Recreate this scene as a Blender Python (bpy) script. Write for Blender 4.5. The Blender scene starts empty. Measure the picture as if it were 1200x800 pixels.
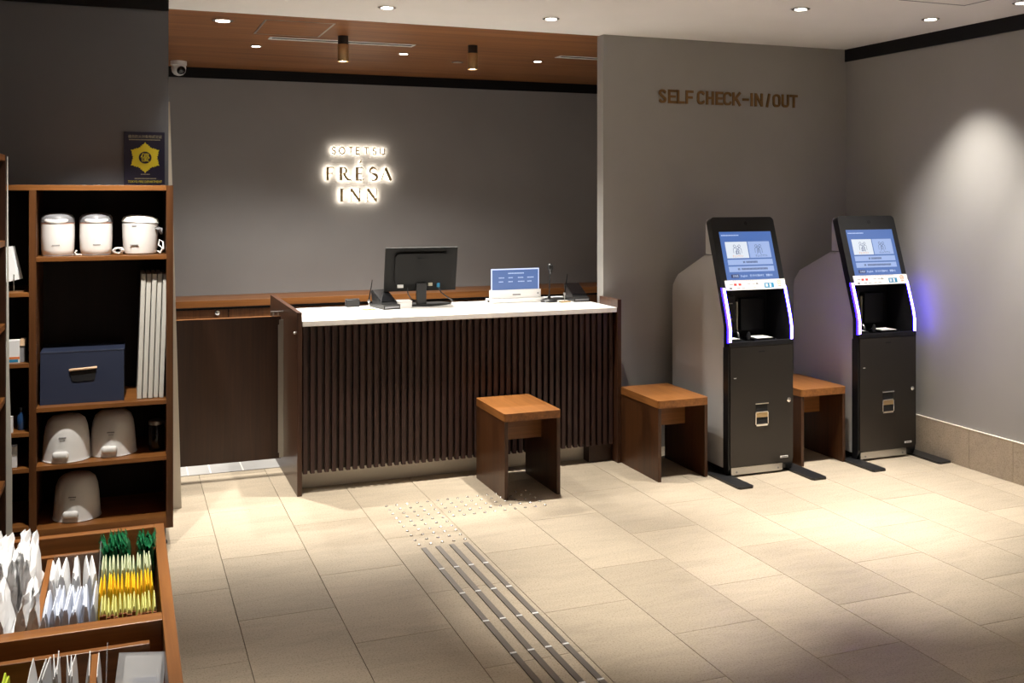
import bpy, bmesh, math, random
from mathutils import Vector, Matrix, Euler
random.seed(7)
S = bpy.context.scene
COL = S.collection
R = math.radians

# ------------------------------------------------------------------ camera
cam = bpy.data.cameras.new('camera'); cam.sensor_width = 36; cam.lens = 36 * 1182.7 / 1200
cam.shift_y = -171.2 / 1200; cam.clip_start = .05
co = bpy.data.objects.new('camera', cam); COL.objects.link(co)
co.location = (0, 0, 1.68); co.rotation_euler = (R(90), 0, -0.367765); S.camera = co
# ------------------------------------------------------------------ world, exposure
W = bpy.data.worlds.new('world'); S.world = W; W.use_nodes = True
W.node_tree.nodes['Background'].inputs[0].default_value = (1, .95, .88, 1)
W.node_tree.nodes['Background'].inputs[1].default_value = 0.0
S.view_settings.view_transform = 'Standard'; S.view_settings.look = 'None'
S.view_settings.exposure = 0.0; S.view_settings.gamma = 1.0; S.view_settings.use_curve_mapping = False

# ------------------------------------------------------------------ lamps: one row per ceiling light
CZ = 2.73
WARM = (1.0, .95, .86)
# x, y, watts, cone degrees
DOWNLIGHTS = [
    (1.372, 5.5, 370, 56, 'chrome-ringed ceiling downlight above the monitor end of the reception counter'),
    (2.367, 5.5, 370, 56, 'chrome-ringed ceiling downlight over the lit blue panel end of the reception counter'),
    (3.554, 4.71, 470, 52, 'chrome-ringed ceiling downlight in front of the gold wall lettering'),
    (4.475, 4.7, 270, 80, 'chrome-ringed ceiling downlight next to the black ceiling trim, throwing a pool on the pale wall'),
    (4.562, 4.123, 300, 52, 'chrome-ringed ceiling downlight beside the square hatch outlined in the white ceiling'),
    (2.05, 3.85, 520, 40, 'chrome-ringed ceiling downlight over the tactile bars'),
    (3.2, 3.8, 480, 40, 'chrome-ringed ceiling downlight over the open floor'),
    (0.42, 5.42, 45, 60, 'chrome-ringed ceiling downlight over the floor by the swing door'),
    (-0.05, 4.40, 230, 56, 'chrome-ringed ceiling downlight in front of the tall shelf'),
    (0.05, 2.55, 300, 60, 'chrome-ringed ceiling downlight over the amenity display'),
    (1.6, 1.9, 40, 100, 'chrome-ringed ceiling downlight over the near floor'),
    (3.6, -0.4, 950, 84, 'added unseen ceiling lamp standing in for light from the lobby side of the room'),  # added behind the camera to lift the ceiling and ambient light
    (1.2, -0.6, 950, 84, 'added unseen ceiling lamp standing in for light from the entrance side of the room'),  # second added lamp out of view, stands in for the lit lobby
]
OFFICE_LIGHTS = [
    (0.556, 6.253, 380, 84, .052, 'larger chrome-ringed downlight in the wooden ceiling above the swing door'),
    (0.868, 7.236, 190, 120, .036, 'small downlight in the wooden ceiling closest to the white security camera'),
    (1.931, 7.235, 190, 120, .036, 'small downlight in the wooden ceiling between the two hanging spotlights'),
    (3.016, 7.272, 60, 110, .036, 'small downlight in the wooden ceiling closest to the wall end'),
    (2.448, 7.544, 0, 110, .040, 'unlit round downlight in the wooden ceiling behind a hanging spotlight'),
]
PENDANTS = [(1.352, 6.604, 150), (2.283, 6.690, 150)]

# ------------------------------------------------------------------ materials
def mat(name, col=(.5, .5, .5), rough=.5, metal=0., spec=.5, emit=None, estr=0., coat=0.):
    m = bpy.data.materials.new(name); m.use_nodes = True
    b = m.node_tree.nodes['Principled BSDF']
    b.inputs['Base Color'].default_value = (*col, 1); b.inputs['Roughness'].default_value = rough
    b.inputs['Metallic'].default_value = metal; b.inputs['Specular IOR Level'].default_value = spec
    if coat: b.inputs['Coat Weight'].default_value = coat
    if emit: b.inputs['Emission Color'].default_value = (*emit, 1); b.inputs['Emission Strength'].default_value = estr
    return m
def N(m, t, **kw):
    n = m.node_tree.nodes.new(t)
    for k, v in kw.items():
        if k in n.inputs: n.inputs[k].default_value = v
        else: setattr(n, k, v)
    return n
def L(m, a, b): m.node_tree.links.new(a, b)
def coords(m, scale=(1, 1, 1), rnd=False):
    tc = N(m, 'ShaderNodeTexCoord'); mp = N(m, 'ShaderNodeMapping'); mp.inputs['Scale'].default_value = scale
    L(m, tc.outputs['Object'], mp.inputs['Vector'])
    if rnd:
        oi = N(m, 'ShaderNodeObjectInfo'); ml = N(m, 'ShaderNodeMath', operation='MULTIPLY'); ml.inputs[1].default_value = 37.
        cx = N(m, 'ShaderNodeCombineXYZ'); L(m, oi.outputs['Random'], ml.inputs[0])
        L(m, ml.outputs[0], cx.inputs[0]); L(m, ml.outputs[0], cx.inputs[1]); L(m, cx.outputs[0], mp.inputs['Location'])
        return mp.outputs[0], oi.outputs['Random']
    return mp.outputs[0]
def ramp(m, fac, stops):
    r = N(m, 'ShaderNodeValToRGB'); e = r.color_ramp.elements
    while len(e) < len(stops): e.new(.5)
    for i, (p, c) in enumerate(stops): e[i].position = p; e[i].color = (*c, 1)
    L(m, fac, r.inputs[0]); return r.outputs[0]
def bsdf(m): return m.node_tree.nodes['Principled BSDF']
def bump(m, h, strength=.1, dist=.01):
    b = N(m, 'ShaderNodeBump'); b.inputs['Strength'].default_value = strength; b.inputs['Distance'].default_value = dist
    L(m, h, b.inputs['Height']); L(m, b.outputs[0], bsdf(m).inputs['Normal'])
def wood(name, dark, light, axis, rough=.38, fine=60., spec=.4):
    m = mat(name, light, rough, spec=spec)
    sc = [fine, fine, fine]; sc['xyz'.index(axis)] = fine * .035
    v = coords(m, sc)
    n1 = N(m, 'ShaderNodeTexNoise', Scale=1., Detail=5., Roughness=.6, Distortion=.4); L(m, v, n1.inputs['Vector'])
    sc2 = [7., 7., 7.]; sc2['xyz'.index(axis)] = .45
    v2 = coords(m, sc2); n2 = N(m, 'ShaderNodeTexNoise', Scale=1., Detail=3., Distortion=.8); L(m, v2, n2.inputs['Vector'])
    mx = N(m, 'ShaderNodeMath', operation='ADD'); L(m, n1.outputs[0], mx.inputs[0]); L(m, n2.outputs[0], mx.inputs[1])
    hf = N(m, 'ShaderNodeMath', operation='MULTIPLY'); hf.inputs[1].default_value = .5; L(m, mx.outputs[0], hf.inputs[0])
    L(m, ramp(m, hf.outputs[0], [(.36, dark), (.62, light)]), bsdf(m).inputs['Base Color'])
    bump(m, n1.outputs[0], .05, .002)
    return m
def paint(name, col, rough=.75, amt=.04):
    m = mat(name, col, rough, spec=.25)
    v = coords(m); n = N(m, 'ShaderNodeTexNoise', Scale=2.2, Detail=6.); L(m, v, n.inputs['Vector'])
    L(m, ramp(m, n.outputs[0], [(.3, tuple(c * (1 - amt) for c in col)), (.7, tuple(c * (1 + amt) for c in col))]), bsdf(m).inputs['Base Color'])
    n2 = N(m, 'ShaderNodeTexNoise', Scale=320., Detail=2.); L(m, v, n2.inputs['Vector']); bump(m, n2.outputs[0], .06, .002)
    return m
def stone(name, base, rough=.42):
    m = mat(name, base, rough, spec=.35)
    v, rnd = coords(m, (1, 1, 1), True)
    vs = N(m, 'ShaderNodeMapping'); vs.inputs['Scale'].default_value = (1.6, 7., 7.); L(m, v, vs.inputs['Vector'])
    big = N(m, 'ShaderNodeTexNoise', Scale=1.6, Detail=7., Roughness=.62, Distortion=1.2); L(m, vs.outputs[0], big.inputs['Vector'])
    fine = N(m, 'ShaderNodeTexNoise', Scale=130., Detail=4., Roughness=.8); L(m, v, fine.inputs['Vector'])
    d = tuple(c * .87 for c in base); l = tuple(min(1, c * 1.09) for c in base)
    c1 = ramp(m, big.outputs[0], [(.28, d), (.52, base), (.75, l)])
    c2 = ramp(m, fine.outputs[0], [(.32, (.50, .45, .38)), (.48, (1, 1, 1)), (.72, (1.1, 1.1, 1.08))])
    mu = N(m, 'ShaderNodeMix', data_type='RGBA', blend_type='MULTIPLY'); mu.inputs['Factor'].default_value = .95
    L(m, c1, mu.inputs[6]); L(m, c2, mu.inputs[7])
    hs = N(m, 'ShaderNodeHueSaturation'); mr = N(m, 'ShaderNodeMapRange'); mr.inputs[3].default_value = .90; mr.inputs[4].default_value = 1.08
    L(m, rnd, mr.inputs[0]); L(m, mr.outputs[0], hs.inputs['Value']); L(m, mu.outputs[2], hs.inputs['Color'])
    L(m, hs.outputs[0], bsdf(m).inputs['Base Color']); bump(m, fine.outputs[0], .12, .002)
    return m
def plastic(name, col, rough=.4, spec=.5):
    m = mat(name, col, rough, spec=spec)
    v = coords(m); n = N(m, 'ShaderNodeTexNoise', Scale=400., Detail=2.); L(m, v, n.inputs['Vector']); bump(m, n.outputs[0], .03, .001)
    return m
def emissive(name, col, strength):
    m = mat(name, (.02, .02, .02), .4, emit=col, estr=strength); return m

M = dict(
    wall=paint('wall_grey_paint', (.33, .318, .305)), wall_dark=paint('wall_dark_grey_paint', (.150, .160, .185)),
    wall_office=paint('office_wall_paint', (.295, .29, .292)),
    white_ceiling=paint('ceiling_white_paint', (.84, .82, .80), .85, .02),
    black_trim=mat('black_trim_paint', (.006, .006, .007), .5, spec=.2),
    wood_ceiling=wood('ceiling_wood_veneer', (.155, .058, .018), (.285, .116, .039), 'x', .5, 34.),
    walnut_z=wood('walnut_upright_shaded', (.062, .022, .007), (.135, .052, .017), 'z', .34),  # darker than the other walnuts: shade on upright faces put into the colour
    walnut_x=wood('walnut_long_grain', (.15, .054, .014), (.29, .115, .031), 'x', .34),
    walnut_y=wood('walnut_deep_grain', (.15, .054, .014), (.29, .115, .031), 'y', .34),
    wenge=wood('dark_counter_veneer', (.020, .008, .005), (.044, .018, .009), 'z', .36),
    wenge_y=wood('counter_panel_veneer', (.032, .012, .006), (.070, .028, .013), 'z', .32),
    slat=wood('dark_slat_wood', (.028, .012, .010), (.056, .025, .020), 'z', .42),
    tile=stone('beige_stone_tile', (.450, .378, .288)),
    skirting=stone('beige_stone_skirting', (.46, .385, .30), .5),
    grout=paint('tile_grout', (.20, .165, .125), .9),
    stool_side_shade=wood('shaded_walnut_side', (.040, .014, .005), (.092, .035, .012), 'z', .34),  # walnut darkened for the shade on the stool sides
    bay_back_shade=wood('shaded_backing', (.010, .005, .003), (.020, .009, .005), 'z', .6),  # unlit bay interior put into the colour, near black
    worktop=paint('white_solid_worktop', (.85, .83, .80), .28, .02),
    kick=paint('cream_kickboard', (.72, .66, .57), .35, .02),
    kiosk_grey=paint('kiosk_grey_coating', (.47, .455, .45), .45, .02),
    kiosk_black=plastic('kiosk_black_plastic', (.010, .010, .011), .32),
    cavity=plastic('kiosk_cavity_black', (.006, .006, .008), .45, .3),
    kiosk_door=mat('kiosk_door_metal', (.055, .050, .046), .36, metal=.75),
    brushed=mat('brushed_metal', (.50, .49, .47), .34, metal=1.),
    chrome=mat('chrome', (.86, .85, .83), .12, metal=1.),
    strip_steel=mat('tactile_steel', (.24, .215, .195), .42, metal=.6),
    stud=mat('stud_steel', (.72, .69, .63), .25, metal=.8),
    bronze=mat('bronze_letter', (.20, .105, .030), .45, metal=.35), gold=mat('gold_letter', (.60, .44, .24), .35, metal=.9),
    black=plastic('black_plastic', (.013, .013, .014), .36), black_gloss=mat('black_gloss', (.008, .008, .009), .12),
    monitor=plastic('monitor_back', (.010, .0095, .009), .62, .18),
    white=plastic('white_plastic', (.80, .79, .78), .38), white_gloss=mat('white_gloss', (.86, .85, .84), .16, coat=.4),
    grey_plastic=plastic('grey_plastic', (.20, .20, .215), .4), rose=mat('rose_trim', (.80, .45, .36), .3, metal=.6),
    cream=plastic('cream_board', (.62, .60, .55), .7), paper=plastic('white_paper', (.84, .84, .85), .7),
    navy=plastic('navy_leatherette', (.019, .026, .055), .48), handle=plastic('pale_handle', (.80, .56, .36), .4),
    dark_hole=mat('dark_opening', (.004, .004, .005), .8), print_grey=mat('grey_print', (.22, .22, .23), .7),
    poster=mat('poster_navy', (.012, .012, .040), .35), yellow=mat('poster_yellow', (.70, .62, .03), .5), print_pale=mat('pale_print', (.42, .40, .30), .6),
    orange=mat('orange_print', (.75, .22, .06), .6), blue=mat('blue_print', (.02, .22, .42), .6), red=mat('red_print', (.60, .05, .05), .6),
    bottle=mat('blue_bottle', (.02, .06, .16), .15), film=mat('white_film', (.82, .82, .83), .32), film_blue=mat('bluish_film', (.62, .66, .76), .3),
    green=mat('green_foil', (.012, .13, .05), .2, spec=.8), lime=mat('lime_white_film', (.62, .66, .46), .35), yfoil=mat('yellow_film', (.85, .58, .02), .35),
    pale_yellow=mat('pale_yellow_film', (.66, .64, .24), .35), lime_bag=mat('lime_bag', (.52, .64, .05), .35), brown_print=mat('brown_print', (.22, .06, .02), .5),
    carpet=paint('office_floor_grey', (.36, .35, .34), .8, .2), groove=paint('office_floor_line', (.62, .60, .57), .8),
    screen_blue=emissive('screen_blue', (.075, .165, .46), 1.), screen_white=emissive('screen_white', (.80, .86, .95), .95),
    screen_pale=emissive('screen_pale_blue', (.36, .48, .80), 1.), screen_ink=emissive('screen_ink', (.09, .13, .28), 1.), screen_dark=emissive('screen_dark_pill', (.02, .03, .12), 1.),
    screen_orange=emissive('screen_orange', (.8, .33, .12), 1.), screen_text=emissive('screen_text', (.55, .68, .95), 1.),
    glow=emissive('glow_strip_white', (.42, .30, 1.), 20.), glow_side=emissive('glow_strip_blue', (.014, .005, 1.), 24.),
    lamp=emissive('lamp_face', (1., .93, .82), 9.), lamp_dim=mat('lamp_unlit', (.45, .42, .38), .3),
    halo=emissive('letter_backlight', (1., .88, .70), 22.),
    panel_blue=emissive('lit_panel_blue', (.10, .19, .46), .9), panel_edge=emissive('lit_panel_edge', (.62, .70, 1.), 1.3),
)
def glass(name, col=(1, 1, 1), rough=.02, alpha=.15):
    m = mat(name, col, rough); b = bsdf(m); b.inputs['Alpha'].default_value = alpha; return m
M['acrylic'] = glass('clear_acrylic', (.9, .92, .95), .05, .14)
M['pouch'] = glass('clear_pouch', (.82, .84, .87), .2, .38)

# ------------------------------------------------------------------ mesh helpers
def box(bm, x0, x1, y0, y1, z0, z1, bev=0., seg=2):
    vs = [bm.verts.new((x, y, z)) for x in (x0, x1) for y in (y0, y1) for z in (z0, z1)]
    fs = [bm.faces.new([vs[i] for i in f]) for f in ((0, 1, 3, 2), (4, 6, 7, 5), (0, 4, 5, 1), (2, 3, 7, 6), (0, 2, 6, 4), (1, 5, 7, 3))]
    if bev:
        es = list({e for f in fs for e in f.edges})
        bmesh.ops.bevel(bm, geom=es, offset=bev, segments=seg, profile=.5, affect='EDGES')
def prism(bm, pts, a, b, axis='x'):
    """polygon pts extruded from a to b; axis x: pts=(y,z); y: pts=(x,z); z: pts=(x,y)"""
    f = {'x': lambda p, t: (t, p[0], p[1]), 'y': lambda p, t: (p[0], t, p[1]), 'z': lambda p, t: (p[0], p[1], t)}[axis]
    A = [bm.verts.new(f(p, a)) for p in pts]; B = [bm.verts.new(f(p, b)) for p in pts]; n = len(pts)
    fs = [bm.faces.new(A), bm.faces.new(B[::-1])]
    fs += [bm.faces.new((A[i], B[i], B[(i + 1) % n], A[(i + 1) % n])) for i in range(n)]
    return fs
def lathe(bm, prof, c=(0, 0, 0), n=28, axis='z', sx=1., sy=1.):
    rings = []
    for r, h in prof:
        ring = []
        for i in range(n):
            a = 2 * math.pi * i / n; p = (r * math.cos(a) * sx, r * math.sin(a) * sy, h)
            if axis == 'y': p = (p[0], p[2], p[1])
            if axis == 'x': p = (p[2], p[0], p[1])
            ring.append(bm.verts.new((c[0] + p[0], c[1] + p[1], c[2] + p[2])))
        rings.append(ring)
    for k in range(len(rings) - 1):
        for i in range(n): bm.faces.new((rings[k][i], rings[k][(i + 1) % n], rings[k + 1][(i + 1) % n], rings[k + 1][i]))
    bm.faces.new(rings[0][::-1]); bm.faces.new(rings[-1])
def tube(bm, pts, r, n=8):
    pts = [Vector(p) for p in pts]; prev = None; rings = []
    for i, p in enumerate(pts):
        t = (pts[min(i + 1, len(pts) - 1)] - pts[max(i - 1, 0)]).normalized()
        u = t.orthogonal().normalized() if prev is None else (prev - t * prev.dot(t)).normalized()
        prev = u; w = t.cross(u); rr = r[i] if isinstance(r, (list, tuple)) else r
        rings.append([bm.verts.new(p + (u * math.cos(2 * math.pi * k / n) + w * math.sin(2 * math.pi * k / n)) * rr) for k in range(n)])
    for a, b in zip(rings, rings[1:]):
        for k in range(n): bm.faces.new((a[k], a[(k + 1) % n], b[(k + 1) % n], b[k]))
    bm.faces.new(rings[0][::-1]); bm.faces.new(rings[-1])
def ribbon(bm, pts, w, d0, d1, closed=False, ox=0., oz=0., sx=1., sz=1.):
    """flat stroke along (x,z) points with width w (number or list), thick from y=d0 (front) to d1"""
    P = [Vector((ox + p[0] * sx, oz + p[1] * sz)) for p in pts]; n = len(P); Lf, Rt = [], []
    for i in range(n):
        a = P[(i - 1) % n] if (closed or i) else None; b = P[(i + 1) % n] if (closed or i < n - 1) else None
        d1v = (P[i] - a).normalized() if a is not None else (b - P[i]).normalized()
        d2v = (b - P[i]).normalized() if b is not None else d1v
        n1 = Vector((-d1v.y, d1v.x)); n2 = Vector((-d2v.y, d2v.x)); m = n1 + n2
        m = m / max(.45, m.length_squared / 2) if m.length > 1e-6 else n1
        if (n1 + n2).length > 1e-6: m = (n1 + n2) / max(.5, 1 + n1.dot(n2))
        h = (w[i] if isinstance(w, (list, tuple)) else w) / 2
        Lf.append(P[i] + m * h); Rt.append(P[i] - m * h)
    def V(p, y): return bm.verts.new((p.x, y, p.y))
    lf, rf = [V(p, d0) for p in Lf], [V(p, d0) for p in Rt]; lb, rb = [V(p, d1) for p in Lf], [V(p, d1) for p in Rt]
    for i in range(n if closed else n - 1):
        j = (i + 1) % n
        bm.faces.new((lf[i], lf[j], rf[j], rf[i])); bm.faces.new((lb[i], rb[i], rb[j], lb[j]))
        bm.faces.new((lf[i], lb[i], lb[j], lf[j])); bm.faces.new((rf[i], rf[j], rb[j], rb[i]))
    if not closed:
        bm.faces.new((lf[0], rf[0], rb[0], lb[0])); bm.faces.new((lf[-1], lb[-1], rb[-1], rf[-1]))
def arc(cx, cz, rx, rz, a0, a1, n=10): return [(cx + rx * math.cos(R(a0 + (a1 - a0) * i / n)), cz + rz * math.sin(R(a0 + (a1 - a0) * i / n))) for i in range(n + 1)]
def obj(name, bm, m, parent=None, smooth=False, loc=None, rot=None, label=None):
    bmesh.ops.recalc_face_normals(bm, faces=bm.faces[:])
    me = bpy.data.meshes.new(name); bm.to_mesh(me); bm.free(); me.materials.append(m if not isinstance(m, str) else M[m])
    if smooth:
        for p in me.polygons: p.use_smooth = True
        me.set_sharp_from_angle(angle=R(38))
    o = bpy.data.objects.new(name, me); COL.objects.link(o)
    if parent: o.parent = parent
    if loc: o.location = loc
    if rot: o.rotation_euler = rot
    if label: o['label'] = label
    return o
def B(name, m, parent, *dims, bev=0., **kw):
    bm = bmesh.new(); box(bm, *dims, bev=bev); return obj(name, bm, m, parent, **kw)
def tag(o, label, cat, group=None):
    o['label'] = label; o['category'] = cat
    if group: o['group'] = group
    return o
def thing(name, label, cat, loc=(0, 0, 0), rz=0., group=None, rot=None):
    o = bpy.data.objects.new(name, None); COL.objects.link(o); o.location = loc; o.rotation_euler = rot or (0, 0, rz); o.empty_display_size = .05
    return tag(o, label, cat, group)
def struct(name, bm, m, parent=None):
    o = obj(name, bm, m, parent)
    if not parent: o['kind'] = 'structure'
    return o
def sbox(name, m, *d, parent=None, bev=0.):
    bm = bmesh.new(); box(bm, *d, bev=bev); return struct(name, bm, m, parent)
def dup(o, loc=None, rot=None, label=None, parent=None):
    c = o.copy(); COL.objects.link(c); c.parent = parent
    if loc is not None: c.location = loc
    if rot is not None: c.rotation_euler = rot
    if label: c['label'] = label
    for ch in list(o.children): dup(ch, parent=c)
    return c
def text_mesh(name, s, m, parent, size, loc, rot=(R(90), 0, 0), width=None, align='LEFT', ext=.0004):
    cu = bpy.data.curves.new(name, 'FONT'); cu.body = s; cu.size = size; cu.align_x = align; cu.extrude = ext; cu.resolution_u = 2
    t = bpy.data.objects.new(name, cu); COL.objects.link(t)
    bpy.context.view_layer.update()
    me = bpy.data.meshes.new_from_object(t.evaluated_get(bpy.context.evaluated_depsgraph_get()))
    bpy.data.objects.remove(t); bpy.data.curves.remove(cu)
    me.materials.clear(); me.materials.append(M[m]); me.name = name
    xs = [v.co.x for v in me.vertices]
    if width and xs and max(xs) > min(xs):
        k = width / (max(xs) - min(xs))
        for v in me.vertices: v.co.x *= k
    o = bpy.data.objects.new(name, me); COL.objects.link(o); o.location = loc; o.rotation_euler = rot
    if parent: o.parent = parent
    return o

# ================================================================== SETTING
XR, XL, YB, YS, YF, YN = 4.872, -1.0, 8.65, 5.934, 6.0, -1.5
# floor: slab, tiles laid one by one, office flooring
floor = sbox('floor', 'grout', XL - .1, XR + .1, YN - .1, YB + .1, -.12, -.006)
GX, TX, TY = .424, .3857, .7215
tile_me = None
for k in range(-4, 12):
    off = 4.826 if k % 2 == 0 else 4.465
    for j in range(-6, 3):
        x0, y0 = GX + k * TX, off + j * TY
        x1, y1 = min(x0 + TX, XR), min(y0 + TY, 6.335)
        if x0 < XL: x0 = XL
        if y1 - y0 < .02 or x1 - x0 < .02: continue
        full = abs(x1 - x0 - TX) < 1e-4 and abs(y1 - y0 - TY) < 1e-4
        if full and tile_me:
            o = bpy.data.objects.new('tile', tile_me); COL.objects.link(o); o.parent = floor; o.location = ((x0 + x1) / 2, (y0 + y1) / 2, 0)
        else:
            bm = bmesh.new(); w, h = (x1 - x0) / 2 - .0011, (y1 - y0) / 2 - .0011
            box(bm, -w, w, -h, h, -.0065, 0, bev=.0008, seg=1)
            o = obj('tile', bm, 'tile', floor, loc=((x0 + x1) / 2, (y0 + y1) / 2, 0))
            if full: tile_me = o.data
bm = bmesh.new(); box(bm, XL, XR, YN, 4.826 - 6 * TY - TY, -.0065, 0); obj('outer_tile_field', bm, 'tile', floor)
B('office_flooring', 'carpet', floor, XL, XR, 6.338, YB, -.0065, .002)
bm = bmesh.new()
for x in [.30 + .19 * i + (.06 if i % 3 == 0 else 0) for i in range(12)]: box(bm, x, x + .009, 6.34, 7.2, .0015, .0032)
obj('office_floor_line', bm, 'groove', floor)
# walls
sbox('wall_right', 'wall', XR, XR + .12, YN, YB + .1, 0, CZ + .1)
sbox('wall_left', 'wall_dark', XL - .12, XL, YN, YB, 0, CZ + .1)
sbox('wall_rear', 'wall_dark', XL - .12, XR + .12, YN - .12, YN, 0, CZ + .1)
sbox('wall_back', 'wall_office', XL - .12, XR, YB, YB + .12, 0, CZ + .1)
sbox('wall_center', 'wall', 2.925, XR, YS, YS + .09, 0, CZ)
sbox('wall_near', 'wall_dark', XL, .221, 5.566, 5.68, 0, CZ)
# ceilings
sbox('ceiling', 'white_ceiling', XL - .12, XR + .12, YN - .12, 6.0, CZ, CZ + .12)
o = sbox('ceiling_wood', 'wood_ceiling', XL - .12, XR, 6.0, YB, CZ - .002, CZ + .12)
# trims
sbox('trim_1', 'black_trim', XR - .012, XR, YN, YS, 2.642, CZ)
sbox('trim_2', 'black_trim', XL, XR, YB - .012, YB, 2.642, CZ - .003)
sbox('trim_3', 'black_trim', XL, .222, 5.554, 5.566, 2.642, CZ)
# stone skirting, in slabs
sk = sbox('baseboard_right', 'grout', XR - .010, XR, YN, YS, 0, .236)
y = YS
ys = [5.934, 5.21, 4.80, 4.485, 4.41] 
y = 4.805 - .5
edges = [YS, 5.52, 4.805, 4.47, 3.755, 3.04, 2.3]
edges = [YS, 5.50, 4.785, 4.455, 3.74, 3.02, 2.3, 1.6]
for a, b in zip(edges, edges[1:]):
    B('skirting_slab', 'skirting', sk, XR - .016, XR - .009, b + .0012, a - .0012, .001, .238, bev=.0008)
B('skirting_edge', 'kick', sk, XR - .017, XR, YN, YS, .238, .243)
# ceiling hatches and slot vents
def hatch(x0, x1, y0, y1, w, m, z):
    bm = bmesh.new()
    for a in ((x0, x1, y0, y0 + w), (x0, x1, y1 - w, y1), (x0, x0 + w, y0 + w, y1 - w), (x1 - w, x1, y0 + w, y1 - w)): box(bm, *a, z - .004, z + .002)
    return bm
h = thing('ceiling_hatch', 'square access hatch with a thin metal frame set in the wooden ceiling', 'hatch', (1.0, 6.42, CZ))
obj('hatch_frame', hatch(-.212, .212, -.285, .285, .013, None, 0), 'brushed', h); B('hatch_panel', 'wood_ceiling', h, -.199, .199, -.272, .272, -.0032, 0)
h = thing('ceiling_hatch', 'square access hatch outlined in the white ceiling near the black trim', 'hatch', (4.11, 4.06, CZ))
obj('hatch_frame', hatch(-.228, .228, -.245, .245, .012, None, 0), 'print_grey', h); B('hatch_panel', 'white_ceiling', h, -.216, .216, -.233, .233, -.003, 0)
for (x0, x1, y, lab) in ((.905, 1.90, 6.845, 'long slot vent in the wooden ceiling running behind the hanging spotlight'), (3.06, 4.05, 6.985, 'slot vent in the wooden ceiling running behind the wall end')):
    v = thing('slot_vent', lab, 'vent', ((x0 + x1) / 2, y, CZ - .002), 0)
    l = (x1 - x0) / 2; obj('vent_frame', hatch(-l, l, -.055, .055, .018, None, 0), 'white', v); B('vent_slot', 'dark_hole', v, -l + .018, l - .018, -.037, .037, -.0025, 0)
    B('vent_blade', 'white', v, -l + .018, l - .018, .010, .016, -.006, 0)

# ------------------------------------------------------------------ ceiling lights (fixture + its own lamp)
def lamp_spot(x, y, z, watts, cone, parent, r=.028, blend=1.0, col=WARM, rot=(0, 0, 0)):
    l = bpy.data.lights.new('downlight_lamp', 'SPOT'); l.energy = watts; l.spot_size = R(cone); l.spot_blend = blend; l.color = col; l.shadow_soft_size = r
    o = bpy.data.objects.new('downlight_lamp', l); COL.objects.link(o); o.parent = parent; o.location = (x, y, z); o.rotation_euler = rot
def downlight(x, y, watts, cone, r, label, lens='lamp', z=CZ, tilt=0):
    t = thing('ceiling_downlight', label, 'light', (x, y, z))
    bm = bmesh.new(); lathe(bm, [(r * 1.0, .002), (r * 1.22, -.002), (r * 1.22, -.005), (r * 1.10, -.007), (r * .96, -.004)], n=32); obj('trim_ring', bm, 'chrome', t, True)
    bm = bmesh.new(); lathe(bm, [(r * .80, -.0065), (r * .80, -.0085)], n=28); obj('lens', bm, lens, t)
    if watts: lamp_spot(0, 0, -.035, watts, cone, t, rot=(tilt, 0, 0))
for x, y, w, c, lab in DOWNLIGHTS: downlight(x, y, w, c, .042, lab, tilt=R(26) if 'tall shelf' in lab else 0)
for x, y, w, c, r, lab in OFFICE_LIGHTS: downlight(x, y, w, c, r, lab, 'lamp' if w else 'lamp_dim', CZ - .002)
for (x, y, w), lab in zip(PENDANTS, ('brass and black cylinder spotlight hanging from the wooden ceiling by the slot vent', 'brass and black cylinder spotlight hanging from the wooden ceiling closer to the wall end')):
    t = thing('ceiling_spotlight', lab, 'light', (x, y, CZ - .002))
    bm = bmesh.new(); lathe(bm, [(.034, 0), (.034, -.055)], n=28); obj('mount', bm, 'black', t, True)
    bm = bmesh.new(); lathe(bm, [(.036, -.055), (.037, -.06), (.037, -.165), (.034, -.168), (.031, -.150)], n=28); obj('shade', bm, 'gold', t, True)
    bm = bmesh.new(); lathe(bm, [(.028, -.158), (.028, -.162)], n=24); obj('bulb', bm, emissive('pendant_bulb', (1, .92, .8), 25.), t)
    lamp_spot(0, 0, -.185, w, 110, t, .025, .8)

# security camera
t = thing('security_camera', 'white turret security camera under the wooden ceiling beside the wall edge', 'camera', (.405, 8.30, CZ - .002))
bm = bmesh.new(); lathe(bm, [(.062, 0), (.062, -.03), (.055, -.036)], n=28); obj('base', bm, 'white', t, True)
bm = bmesh.new(); lathe(bm, [(.052, -.03), (.056, -.055), (.050, -.085), (.034, -.105), (.012, -.113)], n=28); obj('turret', bm, 'white', t, True)
bm = bmesh.new(); lathe(bm, [(.033, 0), (.033, -.012), (.024, -.022), (.01, -.026)], n=24); obj('lens', bm, 'black_gloss', t, True, loc=(.014, -.036, -.072), rot=(R(-62), 0, R(15)))

# ================================================================== RECEPTION COUNTER
c = thing('reception_counter', 'long dark wooden reception counter with vertical slats under a white worktop', 'counter', (0, 0, 0))
def wpt(pts, a, b, axis, name, m, par, **kw):
    bm = bmesh.new(); prism(bm, pts, a, b, axis); return obj(name, bm, m, par, **kw)
B('worktop', 'worktop', c, .934, 2.894, 5.677, 6.345, .946, .977, bev=.003, label='thick white worktop')
B('side_panel', 'wenge_y', c, .905, .932, 5.677, 6.78, 0, 1.026, bev=.0015)
B('side_panel', 'wenge_y', c, 2.896, 2.922, 5.672, 5.932, 0, 1.026, bev=.0015)
B('backing_board', 'wenge', c, .934, 2.894, 5.748, 5.765, .12, .944)
B('kickboard', 'kick', c, .934, 2.894, 5.835, 5.85, 0, .944, label='cream kickboard set back behind the slats')
B('end_block', 'wenge', c, 2.735, 2.894, 5.752, 5.832, 0, .13)
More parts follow.
